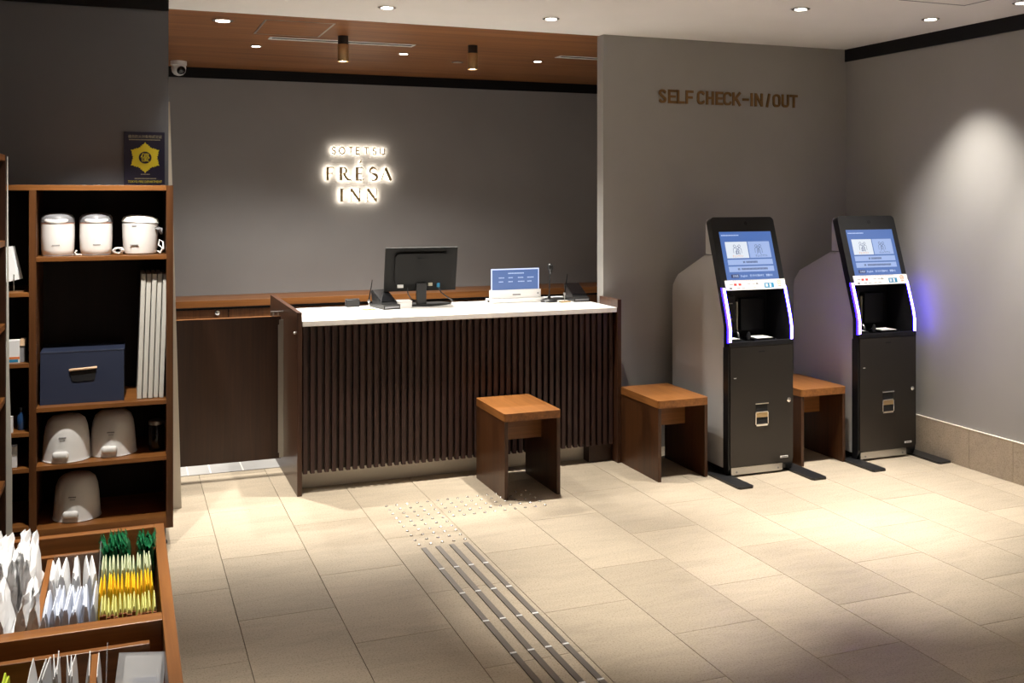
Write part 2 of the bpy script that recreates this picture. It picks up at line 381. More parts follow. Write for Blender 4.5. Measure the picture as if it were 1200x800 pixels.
bm = bmesh.new(); box(bm, -.012, .012, -.014, .014, 0, .835, bev=.0012, seg=1); s0 = obj('slat', bm, 'slat', c)
nsl = 48
for i in range(nsl):
    x = .957 + i * (1.917 / (nsl - 1))
    o = s0 if i == 0 else dup(s0, parent=c)
    o.location = (x, 5.734, .110)
bm = bmesh.new(); lathe(bm, [(.007, 0), (.007, -.006), (.004, -.008)], n=14, axis='x'); obj('stopper', bm, 'white', c, True, loc=(.904, 5.745, .905))
# swing door
d = thing('swing_door', 'dark wooden half-height swing door between the tall shelf and the reception counter', 'door panel', (0, 6.2, 0))
B('leaf', 'wenge', d, .225, .888, -.014, .014, .095, .949, bev=.001)
B('leaf_edge', 'walnut_x', d, .225, .888, -.0142, .0142, .949, .9515)
bm = bmesh.new(); box(bm, .872, .884, -.022, -.014, .13, .90); box(bm, .878, .904, -.016, .0, .10, .93); obj('hinge_strip', bm, 'brushed', d)
bm = bmesh.new(); box(bm, .83, .904, -.008, .008, .975, .981); box(bm, .84, .85, -.006, .006, .951, .976); box(bm, .868, .878, -.006, .006, .951, .976); obj('latch', bm, 'brushed', d)
# leaning board behind the wall end
bm = bmesh.new()
vs = [(-.02, 0), (.072, 0), (.012, 2.18), (-.02, 2.18)]
prism(bm, vs, 0, .012, 'y'); tag(obj('leaning_board', bm, 'kick', loc=(.221, 5.70, .001)), 'tall narrow pale board leaning behind the dark wall edge above the swing door', 'board')

# back counter
b = thing('back_counter', 'low wooden back-office counter with cabinet doors under the lit sign wall', 'counter', (0, 0, 0))
B('worktop', 'walnut_x', b, .24, 4.6, 8.20, YB - .001, .805, .858, bev=.002)
B('carcass', 'wenge', b, .24, 4.6, 8.26, YB - .001, 0, .76)
B('painted_shade_strip', 'dark_hole', b, .24, 4.6, 8.245, 8.26, .76, .804)  # near-black strip painting the shadow under the worktop
for i, x in enumerate([.26 + .52 * k for k in range(8)]):
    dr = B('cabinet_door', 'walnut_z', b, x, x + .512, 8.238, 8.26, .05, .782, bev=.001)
    bm = bmesh.new(); lathe(bm, [(.008, 0), (.008, -.006), (.018, -.012), (.018, -.02), (.01, -.024)], n=18, axis='y'); obj('knob', bm, 'chrome', dr, True, loc=(x + (.45 if i % 2 else .43), 8.238, .758))

# ================================================================== LETTERING
def letters(name, label, spec, y0, y1, material, backlight=None):
    t = thing(name, label, 'sign', (0, 0, 0))
    for build in spec:
        bm = bmesh.new(); build(bm, y0, y1); o = obj('letter', bm, material, t)
        if backlight:
            bm = bmesh.new(); build(bm, y1 + .001, y1 + .006); obj('backlight', bm, backlight, o)
    return t
def din(ch, x0, x1, z0, z1, st):
    h = z1 - z0; w = x1 - x0; s = st / 2; a, e, bt, tp = x0 + s, x1 - s, z0 + s, z1 - s; mid = (z0 + z1) / 2; r = w * .30
    def rr(bm, pts, y0, y1, cl=False): ribbon(bm, pts, st, y0, y1, cl)
    C_ = lambda: [(e, z1 - h * .27)] + arc(e - r, tp - r, r, r, 0, 90, 6) + arc(a + r, tp - r, r, r, 90, 180, 6) + arc(a + r, bt + r, r, r, 180, 270, 6) + arc(e - r, bt + r, r, r, 270, 360, 6) + [(e, z0 + h * .27)]
    strokes = {
        'S': [[(e, z1 - h * .25)] + arc(e - r, tp - r, r, r, 0, 90, 5) + arc(a + r * .9, tp - r * .9, r * .9, r * .9, 90, 200, 7) + [(x0 + w * .42, mid + h * .03), (x0 + w * .60, mid - h * .05)] + arc(e - r * .95, bt + r * .95, r * .95, r * .95, 25, -90, 7) + arc(a + r, bt + r, r, r, 270, 180, 5) + [(a, z0 + h * .25)]],
        'E': [[(x1, tp), (a, tp), (a, bt), (x1, bt)], [(a, mid), (x1 - w * .1, mid)]], 'L': [[(a, z1), (a, bt), (x1, bt)]],
        'F': [[(x1, tp), (a, tp), (a, z0)], [(a, mid - h * .02), (x1 - w * .1, mid - h * .02)]], 'C': [C_()],
        'H': [[(a, z0), (a, z1)], [(e, z0), (e, z1)], [(a, mid), (e, mid)]], 'K': [[(a, z0), (a, z1)], [(e + s * .4, z1), (a + s, mid - h * .06)], [(a + w * .34, mid + h * .03), (e + s * .4, z0)]],
        '-': [[(x0, mid - h * .02), (x1, mid - h * .02)]], 'I': [[((x0 + x1) / 2, z0), ((x0 + x1) / 2, z1)]],
        'N': [[(a, z0), (a, z1)], [(e, z0), (e, z1)], [(a, z1 - s * .7), (e, z0 + s * .7)]], '/': [[(a, z0 - h * .03), (e, z1)]],
        'O': [arc(e - r, tp - r, r, r, 0, 90, 6) + arc(a + r, tp - r, r, r, 90, 180, 6) + arc(a + r, bt + r, r, r, 180, 270, 6) + arc(e - r, bt + r, r, r, 270, 360, 6)],
        'U': [[(a, z1)] + arc(a + r, bt + r, r, r, 180, 270, 6) + arc(e - r, bt + r, r, r, 270, 360, 6) + [(e, z1)]], 'T': [[(x0, tp), (x1, tp)], [((x0 + x1) / 2, tp), ((x0 + x1) / 2, z0)]]}[ch]
    def build(bm, y0, y1):
        for i, p in enumerate(strokes): rr(bm, p, y0 - .0002 * i, y1, ch == 'O')
    return build
SELF = [('S', 3.3335, 3.3899), ('E', 3.4045, 3.4681), ('L', 3.473, 3.5322), ('F', 3.5391, 3.5987), ('C', 3.6286, 3.6887), ('H', 3.6988, 3.7593), ('E', 3.7745, 3.8336), ('C', 3.8356, 3.9022), ('K', 3.9084, 3.9755), ('-', 3.99, 4.0399), ('I', 4.0560, 4.0728), ('N', 4.0901, 4.1553), ('/', 4.1817, 4.2188), ('O', 4.2379, 4.302), ('U', 4.3127, 4.374), ('T', 4.3826, 4.4465)]
letters('wall_lettering', 'bronze capital letters reading SELF CHECK-IN/OUT on the grey wall', [din(ch, a, b_, 2.297, 2.388, .0165) for ch, a, b_ in SELF], YS - .009, YS - .001, 'bronze')
# lit hotel sign
def strokes(lst, x0, z0, w, h):
    def build(bm, y0, y1):
        for i, (pts, wd, cl) in enumerate(lst): ribbon(bm, pts, wd, y0 - .0002 * i, y1, cl, x0, z0, w, h)
    return build
T = .0125
thin = {'S': [([(.92, .84)] + arc(.5, .74, .40, .26, 20, 250, 10) + arc(.5, .26, .42, .26, 70, -160, 10), T, 0)], 'O': [(arc(.5, .5, .5, .5, 0, 345, 24), T, 1)],
        'T': [([(0, 1), (1, 1)], T, 0), ([(.5, 1), (.5, 0)], T, 0)], 'E': [([(1, 1), (0, 1), (0, 0), (1, 0)], T, 0), ([(0, .52), (.8, .52)], T, 0)],
        'U': [([(0, 1)] + arc(.5, .38, .5, .38, 180, 360, 12) + [(1, 1)], T, 0)]}
sot = [strokes(thin[ch], a, 2.035, b_ - a, .057) for ch, a, b_ in (('S', 1.667, 1.699), ('O', 1.729, 1.777), ('T', 1.810, 1.847), ('E', 1.879, 1.907), ('T', 1.945, 1.984), ('S', 2.022, 2.052), ('U', 2.086, 2.126))]
K, k = .025, .010
def serif(x, z, l=.2): return ([(x - l / 2, z), (x + l / 2, z)], .005, 0)
fat = {
    'F': [([(.22, 0), (.22, 1)], K, 0), ([(.05, .98), (1, .98)], k, 0), ([(.22, .52), (.80, .52)], k, 0), ([(.98, .98), (.98, .84)], k, 0), ([(.79, .60), (.79, .43)], k, 0), serif(.22, .01, .42)],
    'R': [([(.16, 0), (.16, 1)], K, 0), ([(.05, .98), (.30, .98)] + arc(.36, .75, .24, .23, 80, -80, 9) + [(.30, .51), (.16, .51)], [k, k] + [k + (K * .8 - k) * math.sin(math.pi * i / 9) for i in range(10)] + [k, k], 0), ([(.38, .52), (.70, .06), (1, .01)], [K * .9, K * .8, k * .8], 0), serif(.16, .01, .30)],
    'E': [([(.24, 0), (.24, 1)], K, 0), ([(.05, .98), (.92, .98)], k, 0), ([(.24, .52), (.78, .52)], k, 0), ([(.05, .015), (1, .015)], k, 0), ([(.90, .98), (.90, .86)], k, 0), ([(.98, .015), (.98, .14)], k, 0), ([(.42, 1.32), (.75, 1.53)], [k * .7, K * .7], 0)],
    'S': [([(.90, .82)] + arc(.50, .76, .38, .24, 25, 235, 9) + arc(.52, .25, .44, .25, 62, -165, 10), [k] + [k * 1.0 + (K * .95 - k) * max(0, math.sin(math.pi * i / 9)) ** 1.5 for i in range(10)] + [K * 1.0, K * 1.0, K * .95, K * .9, K * .8, K * .6, k, k, k, k * .9, k * .8], 0)],
    'A': [([(.04, 0), (.46, 1)], k, 0), ([(.42, 1.02), (.88, 0)], K * 1.05, 0), serif(.04, .01, .16), serif(.90, .01, .24)],
    'I': [([(.5, 0), (.5, 1)], K, 0), serif(.5, .99, 1.5), serif(.5, .01, 1.5)],
    'N': [([(.10, 0), (.10, 1)], k, 0), ([(.90, 0), (.90, 1)], k, 0), ([(.10, 1), (.90, .02)], K * .95, 0), serif(.10, .01, .28), serif(.90, .99, .28)]}
fre = [strokes(fat[ch], a, z, b_ - a, .110) for ch, a, b_, z in (('F', 1.614, 1.681, 1.810), ('R', 1.728, 1.833, 1.810), ('E', 1.867, 1.940, 1.810), ('S', 1.989, 2.063, 1.810), ('A', 2.092, 2.195, 1.810), ('I', 1.736, 1.764, 1.627), ('N', 1.820, 1.918, 1.627), ('N', 1.966, 2.064, 1.627))]
letters('hotel_sign', 'back-lit gold letters reading SOTETSU FRÉSA INN on the grey office wall', sot + fre, YB - .034, YB - .030, 'gold', 'halo')

# ================================================================== KIOSKS
def kiosk(x, y, label):
    t = thing('check_in_kiosk', label, 'kiosk', (x, y, 0), group=None)
    W2 = .2285
    for sx in (-1, 1):
        bm = bmesh.new(); pts = [(-.052, -.215), (-.040, -.228), (.040, -.228), (.052, -.215), (.052, .60), (-.052, .60)]
        prism(bm, pts, 0, .013, 'z'); obj('foot', bm, 'black', t, loc=(sx * .255, 0, .0))
    # grey rear shell
    prof = [(.052, .045), (.665, .045), (.675, .07), (.675, 1.055), (.655, 1.10), (.615, 1.165), (.29, 1.308), (.205, 1.312), (.150, 1.14), (.265, 1.13), (.265, .775), (.052, .775)]
    bm = bmesh.new(); prism(bm, prof, -W2 + .003, W2 - .003)
    bmesh.ops.bevel(bm, geom=[e for e in bm.edges if abs(e.verts[0].co.x - e.verts[1].co.x) < 1e-4 and min(e.verts[0].co.y, e.verts[1].co.y) > .2], offset=.012, segments=3, affect='EDGES')
    rs = obj('rear_shell', bm, 'kiosk_grey', t, True)
    for sx in (-1, 1):
        bm = bmesh.new(); prism(bm, [(.052, .77), (.27, .77), (.27, 1.20), (.205, 1.312), (.181, 1.312), (.130, 1.15), (.082, 1.0), (.052, .90)], sx * (W2 - .002), sx * (W2 + .0008)); obj('side_skin', bm, 'kiosk_grey', rs)
    prof = [(.168, 1.318), (.272, 1.318), (.272, 1.500), (.258, 1.532), (.235, 1.534)]
    bm = bmesh.new(); prism(bm, prof, -W2 + .006, W2 - .006)
    bmesh.ops.bevel(bm, geom=[e for e in bm.edges if abs(e.verts[0].co.x - e.verts[1].co.x) < 1e-4 and min(e.verts[0].co.y, e.verts[1].co.y) > .2], offset=.008, segments=2, affect='EDGES')
    obj('head_shell', bm, 'kiosk_grey', t, True)
    bm = bmesh.new(); box(bm, -W2 + .02, W2 - .02, .06, .62, .013, .046); obj('plinth', bm, 'black', t)
    # black lower front
    bm = bmesh.new(); prism(bm, [(.004, .05), (.02, .012), (.06, .012), (.06, .79), (.004, .79)], -W2, W2); lower = obj('front_housing', bm, 'kiosk_black', t)
    bm = bmesh.new(); r = .022; xa, xb = -.219, W2 - .001
    pts = [(xa, .775)] + [(xa + .004, .775)] + [(xb, .775)] + arc(xb - r, .060 + r, r, r, 0, -90, 5) + arc(xa + r, .060 + r, r, r, 270, 180, 5)
    prism(bm, pts, -.004, .004, 'y'); door = obj('service_door', bm, 'kiosk_door', t, label='dark brushed metal service door')
    bm = bmesh.new(); box(bm, -.212, .150, -.002, .018, .014, .057); kp = obj('kick_plate', bm, 'brushed', t, label='pale metal kick plate')
    bm = bmesh.new()
    for sx in (-.175, .120): lathe(bm, [(.006, 0), (.006, -.003)], (sx, -.002, .030), 10, 'y')
    obj('screw', bm, 'print_grey', kp)
    # receipt slot
    bm = bmesh.new()
    for a in ((-.046, .046, .425, .432), (-.046, .046, .375, .381), (-.046, .046, .294, .305), (-.046, -.040, .294, .381), (.040, .046, .294, .381)): box(bm, a[0], a[1], -.010, -.004, a[2], a[3])
    sl = obj('receipt_slot', bm, 'chrome', door)
    B('slot_window', 'dark_hole', door, -.040, .040, -.0055, -.004, .381, .425)
    B('slot_flap', 'gold', door, -.040, .040, -.008, -.004, .346, .374); B('slot_mouth', 'dark_hole', door, -.040, .040, -.0055, -.004, .306, .345)
    bm = bmesh.new(); lathe(bm, [(.014, 0), (.014, -.008), (.010, -.011)], n=20, axis='y'); obj('key_lock', bm, 'chrome', door, True, loc=(.193, -.004, .438))
    B('badge', 'white', door, .135, .190, -.0055, -.004, .088, .100); B('badge_print', 'print_grey', door, .140, .185, -.0062, -.0055, .091, .096)
    B('vent_mark', 'dark_hole', door, -.018, .022, -.0055, -.004, .738, .746)
    B('status_mark', 'white', door, -.195, -.178, -.0052, -.004, .588, .592)
    # cavity: floor tray, back wall, cheeks
    bm = bmesh.new(); prism(bm, [(-.004, .778), (.26, .800), (.26, .780), (.06, .776)], -W2, W2); box(bm, -W2, W2, -.006, .012, .776, .806, bev=.003); obj('tray', bm, 'cavity', t)
    bm = bmesh.new(); box(bm, -.20, .20, .235, .262, .79, 1.13); box(bm, -.20, .20, .085, .25, 1.118, 1.135); obj('cavity_wall', bm, 'cavity', t)
    front = [(.0, .785), (.0, .88), (.012, .94), (.030, 1.0), (.070, 1.12), (.205, 1.545)]
    for sx in (-1, 1):
        bm = bmesh.new(); prism(bm, [(.0, .785), (.0, .88), (.012, .94), (.030, 1.0), (.070, 1.128), (.24, 1.128), (.24, .785)], sx * W2, sx * (W2 - .024)); ck = obj('cheek', bm, 'kiosk_black', t)
        bm = bmesh.new(); gl = [(-.004, .800), (-.004, .88), (.008, .94), (.026, 1.0), (.065, 1.122)]
        prism(bm, gl + [(p[0] + .009, p[1]) for p in gl[::-1]], sx * (W2 - .003), sx * (W2 - .017)); obj('glow_strip', bm, 'glow', ck, label='white-violet light strip')
        bm = bmesh.new(); prism(bm, [(p[0] + .001, p[1]) for p in gl] + [(p[0] + .018, p[1]) for p in gl[::-1]], sx * (W2 - .017), sx * (W2 - .0195)); prism(bm, [(p[0] + .002, p[1]) for p in gl] + [(p[0] + .017, p[1]) for p in gl[::-1]], sx * (W2 + .0012), sx * (W2 - .003)); obj('glow_edge', bm, 'glow_side', ck)
    # things fixed inside the cavity
    bm = bmesh.new(); box(bm, -.175, -.055, .195, .236, .83, 1.06, bev=.004); rd = obj('card_reader', bm, 'black', t)
    B('reader_line', 'print_pale', rd, -.165, -.075, .190, .196, 1.010, 1.015); B('reader_line', 'print_pale', rd, -.165, -.075, .190, .196, .915, .919)
    bm = bmesh.new()
    for a in ((-.17, -.085, .895, .901), (-.17, -.085, .872, .876), (-.17, -.165, .872, .9), (-.09, -.085, .872, .9)): box(bm, a[0], a[1], .188, .196, a[2], a[3])
    obj('card_slot', bm, 'print_pale', rd)
    B('post', 'print_pale', t, -.046, -.038, .190, .205, .83, 1.02)
    bm = bmesh.new(); box(bm, -.01, .16, .20, .236, .84, 1.04, bev=.006); obj('scanner_housing', bm, 'cavity', t)
    bm = bmesh.new(); box(bm, -.02, .13, .04, .17, .800, .812, bev=.002); pr = obj('document_plate', bm, 'black_gloss', t); B('plate_lit_patch', 'white', pr, .005, .120, .050, .155, .8122, .8135)  # white patch paints the light falling on the plate
    bm = bmesh.new(); box(bm, -.175, -.085, .075, .175, .796, .808, bev=.002); cn = obj('coin_tray', bm, 'black', t); B('tray_lit_patch', 'white', cn, -.165, -.095, .085, .165, .8082, .8092)  # tray brightness painted as a white patch
    bm = bmesh.new(); tube(bm, [(-.075, .12, .80), (-.075, .13, .83), (-.07, .16, .85)], .008, 8); lathe(bm, [(.014, .80), (.012, .83), (.006, .845)], (-.02, .10, 0), 12); obj('pen_holder', bm, 'black', t, True)
    # display housing leaning back: built flat in a local frame (x, s up the slope, thickness)
    dh = thing('display', '', '')
    for kx in ('label', 'category'): del dh[kx]
    slope = math.atan2(.135, .425)
    bm = bmesh.new(); r = .026; h = .446
    pts = [(-W2, 0)] + [(W2, 0)] + arc(W2 - r, h - r, r, r, 0, 90, 6) + arc(-W2 + r, h - r, r, r, 90, 180, 6)
    prism(bm, pts, 0, .05, 'y'); bpy.data.objects.remove(dh)
    dh = obj('display_housing', bm, 'kiosk_black', t, loc=(0, .070, 1.12), rot=(-slope, 0, 0), label='black display housing with rounded top corners')
    bm = bmesh.new(); lathe(bm, [(.012, 0), (.012, -.002)], (.018, 0, .405), 16, 'y'); obj('face_camera', bm, 'dark_hole', dh)
    x0, x1, s0, s1 = -.184, .190, .045, .352
    sw, sh = x1 - x0, s1 - s0
    def U(u): return x0 + u * sw
    def V(v): return s1 - v * sh
    def rect(bm, u0, v0, u1, v1, lay): box(bm, U(u0), U(u1), -.0012 * lay, -.0012 * (lay - 1), V(v1), V(v0))
    bm = bmesh.new(); rect(bm, 0, 0, 1, 1, 1); obj('screen', bm, 'screen_blue', dh, label='lit blue touch screen')
    bm = bmesh.new(); rect(bm, .075, .21, .495, .545, 2); obj('screen_button', bm, 'screen_white', dh)
    for q in ((.515, .21, .93, .545), (.07, .575, .935, .685), (.07, .715, .935, .825)):
        bm = bmesh.new(); rect(bm, *q, 2); obj('screen_button', bm, 'screen_pale', dh)
    bm = bmesh.new(); rect(bm, .09, .875, .235, .945, 2); obj('screen_button', bm, 'screen_dark', dh)
    bm = bmesh.new()
    for cx in (.245, .30, .335, .66, .70, .735):   # guests and the clerk drawn in line on the two buttons
        zc = V(.30 if cx not in (.30, .70) else .33)
        ribbon(bm, arc(U(cx), zc, .008, .008, 0, 345, 10), .0022, -.0030, -.0024, True)
        ribbon(bm, [(U(cx) - .012, zc - .045), (U(cx) - .011, zc - .016), (U(cx), zc - .011), (U(cx) + .011, zc - .016), (U(cx) + .012, zc - .045)], .0022, -.0030, -.0024)
    box(bm, U(.25), U(.32), -.003, -.0024, V(.46), V(.45)); ribbon(bm, [(U(.255), V(.455)), (U(.255), V(.40)), (U(.31), V(.40)), (U(.31), V(.455))], .0022, -.003, -.0024)
    obj('button_drawing', bm, 'screen_ink', dh)
    rt = (R(90), 0, 0)
    text_mesh('screen_lettering', 'チェックイン', 'screen_orange', dh, .017, (U(.18), -.0028, V(.525)), rt, .075)
    text_mesh('screen_lettering', 'チェックアウト', 'screen_ink', dh, .017, (U(.62), -.0028, V(.525)), rt, .085)
    bm = bmesh.new()
    for u0, v0, u1 in ((.36, .63, .40), (.42, .63, .62), (.24, .77, .28), (.31, .77, .80)):
        n = int((u1 - u0) / .022) + 1
        for i in range(n): box(bm, U(u0 + i * .022), U(u0 + i * .022 + .016), -.0030, -.0024, V(v0 + .02), V(v0 - .02))
    obj('button_print', bm, 'screen_ink', dh)
    bm = bmesh.new()
    for i in range(14): box(bm, U(.03 + i * .024), U(.03 + i * .024 + .018), -.0018, -.0012, V(.085), V(.065))
    obj('title_print', bm, 'screen_text', dh)
    for s_, u in (('日本語', .115), ('English', .265), ('한국어', .44), ('简体中文', .585), ('繁體中文', .755)):
        text_mesh('screen_lettering', s_, 'screen_text', dh, .016, (U(u), -.0028, V(.928)), rt, .038 if u < .2 else .048)
    # white notice strip under the screen
    bm = bmesh.new(); box(bm, -.205, .226, -.005, 0, -.014, .047); ns = obj('notice_strip', bm, 'paper', dh, label='white printed notice strip')
    def pr(u0, v0, u1, v1, m): B('strip_print', m, ns, -.205 + u0 * .431, -.205 + u1 * .431, -.0056, -.005, .047 - v1 * .061, .047 - v0 * .061)
    bm = bmesh.new()
    for i in range(26): box(bm, -.205 + (.13 + i * .024) * .431, -.205 + (.13 + i * .024 + .017) * .431, -.0056, -.005, .0415, .0445)
    for u0, v0 in ((.07, .38), (.36, .38), (.44, .38), (.50, .40), (.36, .78), (.44, .78), (.18, .78), (.26, .78)): box(bm, -.205 + u0 * .431, -.205 + (u0 + .055) * .431, -.0056, -.005, .047 - (v0 + .06) * .061, .047 - v0 * .061)
    obj('strip_lettering', bm, 'print_grey', ns)
    for u in (.14, .215): pr(u, .34, u + .045, .56, 'red')
    pr(.06, .72, .10, .92, 'print_grey'); pr(.51, .30, .535, .50, 'print_grey'); pr(.64, .36, .80, .86, 'blue'); pr(.66, .45, .70, .76, 'film_blue'); pr(.725, .42, .755, .80, 'paper')
    bm = bmesh.new(); cx = -.205 + .895 * .431
    ribbon(bm, arc(cx, .026, .0135, .0135, 0, 345, 18), .003, -.0056, -.005, True); ribbon(bm, arc(cx, .026, .006, .006, 0, 345, 12), .0025, -.0056, -.005, True); box(bm, cx - .012, cx + .012, -.0056, -.005, .001, .005)
    obj('strip_emblem', bm, 'orange', ns)
    return t
kiosk(3.586, 5.133, 'black and grey self check-in kiosk with blue screen between two wooden stools')
kiosk(4.552, 5.150, 'black and grey self check-in kiosk with blue screen next to the stone skirting corner')

# ================================================================== STOOLS
def stool(x, y, label):
    t = thing('wooden_stool', label, 'stool', (x, y, 0), group='walnut stools')
    bm = bmesh.new(); w, d, r = .170, .245, .016
    pts = arc(w - r, -d + r, r, r, -90, 0, 4) + arc(w - r, d - r, r, r, 0, 90, 4) + arc(-w + r, d - r, r, r, 90, 180, 4) + arc(-w + r, -d + r, r, r, 180, 270, 4)
    prism(bm, pts, .432, .476, 'z'); obj('seat', bm, 'walnut_y', t)
    for s in (-1, 1): B('side_panel', 'stool_side_shade', t, s * .157 - .0105, s * .157 + .0105, -.238, .238, 0, .432, bev=.001)
    B('stretcher', 'walnut_x', t, -.1465, .1465, -.012, .010, .275, .432)
    return t
st = stool(2.127, 5.437, 'walnut stool standing on the studded paving before the reception counter')
for x, y, l in ((3.090, 5.442, 'walnut stool by the grey wall between the counter end and a kiosk'), (4.085, 5.425, 'walnut stool squeezed between the two check-in kiosks')): dup(st, (x, y, 0), label=l)

# ================================================================== TACTILE PAVING
ts = thing('tactile_studs', 'field of small steel guide studs in the stone floor before the counter', 'paving', (0, 0, 0))
bm = bmesh.new(); lathe(bm, [(.0088, 0), (.0082, .0025), (.0060, .005), (.0032, .0062), (.0008, .0066)], n=12); sd = obj('stud', bm, 'stud', ts, True); first = True
for c_ in range(15):
    for r_ in range(10):
        if c_ > 4 and r_ > 4: continue
        o = sd if first else dup(sd, parent=ts); first = False
        o.location = (1.327 + c_ * .0577, 5.331 - r_ * .0720, .0)
tb = thing('tactile_bars', 'four parallel dark guide bars in segments with bright ends along the stone floor', 'paving', (0, 0, 0))
bar = None
for i in range(4):
    x = 1.334 + i * .0700; y = 4.632 + (0 if i < 2 else 0)
    for s in range(9):
        if bar is None:
            bm = bmesh.new(); box(bm, -.0125, .0125, -.286, 0, 0, .005, bev=.0012, seg=1); bar = obj('guide_bar', bm, 'strip_steel', tb)
            bm = bmesh.new(); box(bm, -.0125, .0125, -.296, -.286, 0, .0055); obj('end_cap', bm, 'paper', bar); o = bar
        else: o = dup(bar, parent=tb)
        o.location = (x, y - s * .297, 0)

# ================================================================== ON THE COUNTER
CT = .977
# monitor
m_ = thing('computer_monitor', 'black computer monitor seen from behind on the white counter', 'monitor', (1.765, 6.20, CT), R(-3))
bm = bmesh.new(); prism(bm, [(.012, .095), (-.050, .372), (-.034, .376), (.030, .095)], -.232, .232); scr = obj('screen_panel', bm, 'monitor', m_)
bm = bmesh.new()
pts = arc(.172 - .03, .150 + .02, .03, .03, -90, 0, 5) + arc(.172 - .03, .335 - .03, .03, .03, 0, 90, 5) + arc(-.172 + .03, .335 - .03, .03, .03, 90, 180, 5) + arc(-.172 + .03, .150 + .02, .03, .03, 180, 270, 5)
prism(bm, pts, -.020, .006, 'y')
for v in bm.verts: v.co.y += .012 - (v.co.z - .095) * .222
obj('rear_cover', bm, 'monitor', m_, label='raised rear cover with rounded corners')
bm = bmesh.new(); box(bm, -.03, .03, -.058, -.050, .302, .308); obj('vent_slot', bm, 'dark_hole', m_)
bm = bmesh.new(); box(bm, -.032, .032, -.030, -.008, .012, .150, bev=.004); obj('neck', bm, 'black', m_)
bm = bmesh.new(); prism(bm, [(-.075, -.03), (.06, -.05), (.21, .03), (.16, .11), (-.07, .10)], 0, .013, 'z'); obj('stand_base', bm, 'black', m_)
B('port_label', 'white', m_, -.150, -.112, -.008, .006, .118, .138); B('plug', 'print_pale', m_, .045, .072, -.024, .0, .128, .148); B('plug', 'blue', m_, .105, .120, -.022, .0, .118, .145)
bm = bmesh.new(); tube(bm, [(-.09, -.012, .125), (-.085, -.02, .08), (-.06, -.01, .045), (-.02, .02, .03)], .004); obj('cable', bm, 'black', m_, True); bm = bmesh.new(); tube(bm, [(.11, -.016, .125), (.13, -.015, .085), (.18, .02, .05), (.23, .06, .02)], .004); obj('cable', bm, 'black', m_, True)
# lit translation panel
p = thing('acrylic_display', 'backlit clear blue panel standing in a white base on the counter', 'display', (2.415, 6.21, CT), R(2))
B('base', 'white_gloss', p, -.195, .195, -.055, .045, 0, .028, bev=.006)
B('body', 'white_gloss', p, -.178, .178, -.022, .022, .026, .083, bev=.004)
pan = B('panel', 'panel_blue', p, -.166, .166, -.004, .004, .083, .213, label='glowing blue see-through panel')
bm = bmesh.new(); box(bm, -.170, .170, -.006, .006, .213, .220); box(bm, -.170, -.165, -.006, .006, .083, .213); box(bm, .165, .170, -.006, .006, .083, .213); obj('lit_edge', bm, 'panel_edge', p)
bm = bmesh.new()
for i in range(13): box(bm, -.052 + i * .0088, -.052 + i * .0088 + .007, -.0052, -.004, .186, .193)
for r_ in range(2):
    for c_ in range(4):
        for i in range(random.choice((4, 5, 6))): box(bm, -.118 + c_ * .068 + i * .008, -.118 + c_ * .068 + i * .008 + .006, -.0052, -.004, .158 - r_ * .026, .164 - r_ * .026)
obj('panel_print', bm, 'screen_text', pan)
B('logo_print', 'print_grey', p, -.028, .030, -.0226, -.0218, .046, .055); B('logo_print', 'print_grey', p, .150, .160, -.0226, -.0218, .050, .060); B('side_port', 'dark_hole', p, -.1965, -.193, -.03, .0, .008, .02)
# microphone
mi = thing('desk_microphone', 'black gooseneck microphone on a round base on the white counter', 'microphone', (2.625, 6.13, CT))
bm = bmesh.new(); lathe(bm, [(.056, 0), (.056, .008), (.045, .016), (.012, .022), (.008, .045)], n=32); obj('base', bm, 'black', mi, True)
bm = bmesh.new(); tube(bm, [(0, 0, .03), (.002, 0, .10), (.004, -.002, .16), (.006, -.006, .195)], .0038); obj('gooseneck', bm, 'black', mi, True)
bm = bmesh.new(); lathe(bm, [(.006, .185), (.011, .195), (.012, .21), (.017, .214), (.020, .228), (.017, .244), (.008, .252)], n=20); obj('head', bm, 'black', mi, True, loc=(.006, -.006, 0))
# pens on small bases
def desk_pen(x, y, label):
    t = thing('desk_pen', label, 'pen', (x, y, CT), R(8))
    bm = bmesh.new(); box(bm, -.037, .037, -.018, .018, 0, .008, bev=.002); obj('base', bm, 'gold', t)
    bm = bmesh.new(); tube(bm, [(0, 0, .006), (0, 0, .055)], .0028); lathe(bm, [(.007, .048), (.009, .056), (.006, .064)], n=14); obj('holder', bm, 'brushed', t, True)
    bm = bmesh.new(); tube(bm, [(.0, 0, .058), (.008, 0, .10), (.022, 0, .185)], [.004, .0045, .0022]); obj('pen', bm, 'black_gloss', t, True)
    return t
dp = desk_pen(1.405, 6.085, 'slim pen upright in a gold desk base by the monitor'); dup(dp, (2.712, 6.075, CT), label='slim pen upright in a gold desk base beside the microphone')
def terminal(x, y, rz, label):
    t = thing('card_terminal', label, 'terminal', (x, y, CT), rz)
    bm = bmesh.new(); prism(bm, [(-.11, 0), (.11, 0), (.11, .022), (-.11, .030)], -.055, .055); obj('base', bm, 'black', t)
    bm = bmesh.new(); prism(bm, [(-.075, .030), (-.06, .042), (.09, .105), (.098, .100), (.075, .024)], -.052, .052); obj('body', bm, 'black', t)
    bm = bmesh.new(); prism(bm, [(-.060, .0435), (.088, .1055), (.087, .1085), (-.061, .0465)], -.05, .05); obj('cover', bm, 'black_gloss', t)
    bm = bmesh.new(); box(bm, -.047, .047, -.113, -.109, .008, .020); obj('card_mouth', bm, 'grey_plastic', t)
    return t
tt = terminal(1.527, 6.175, R(10), 'black card terminal with sloped top between the gold pen base and the monitor'); dup(tt, (2.836, 6.165, CT), (0, 0, R(-4)), 'black card terminal with sloped top at the counter end by the wall')
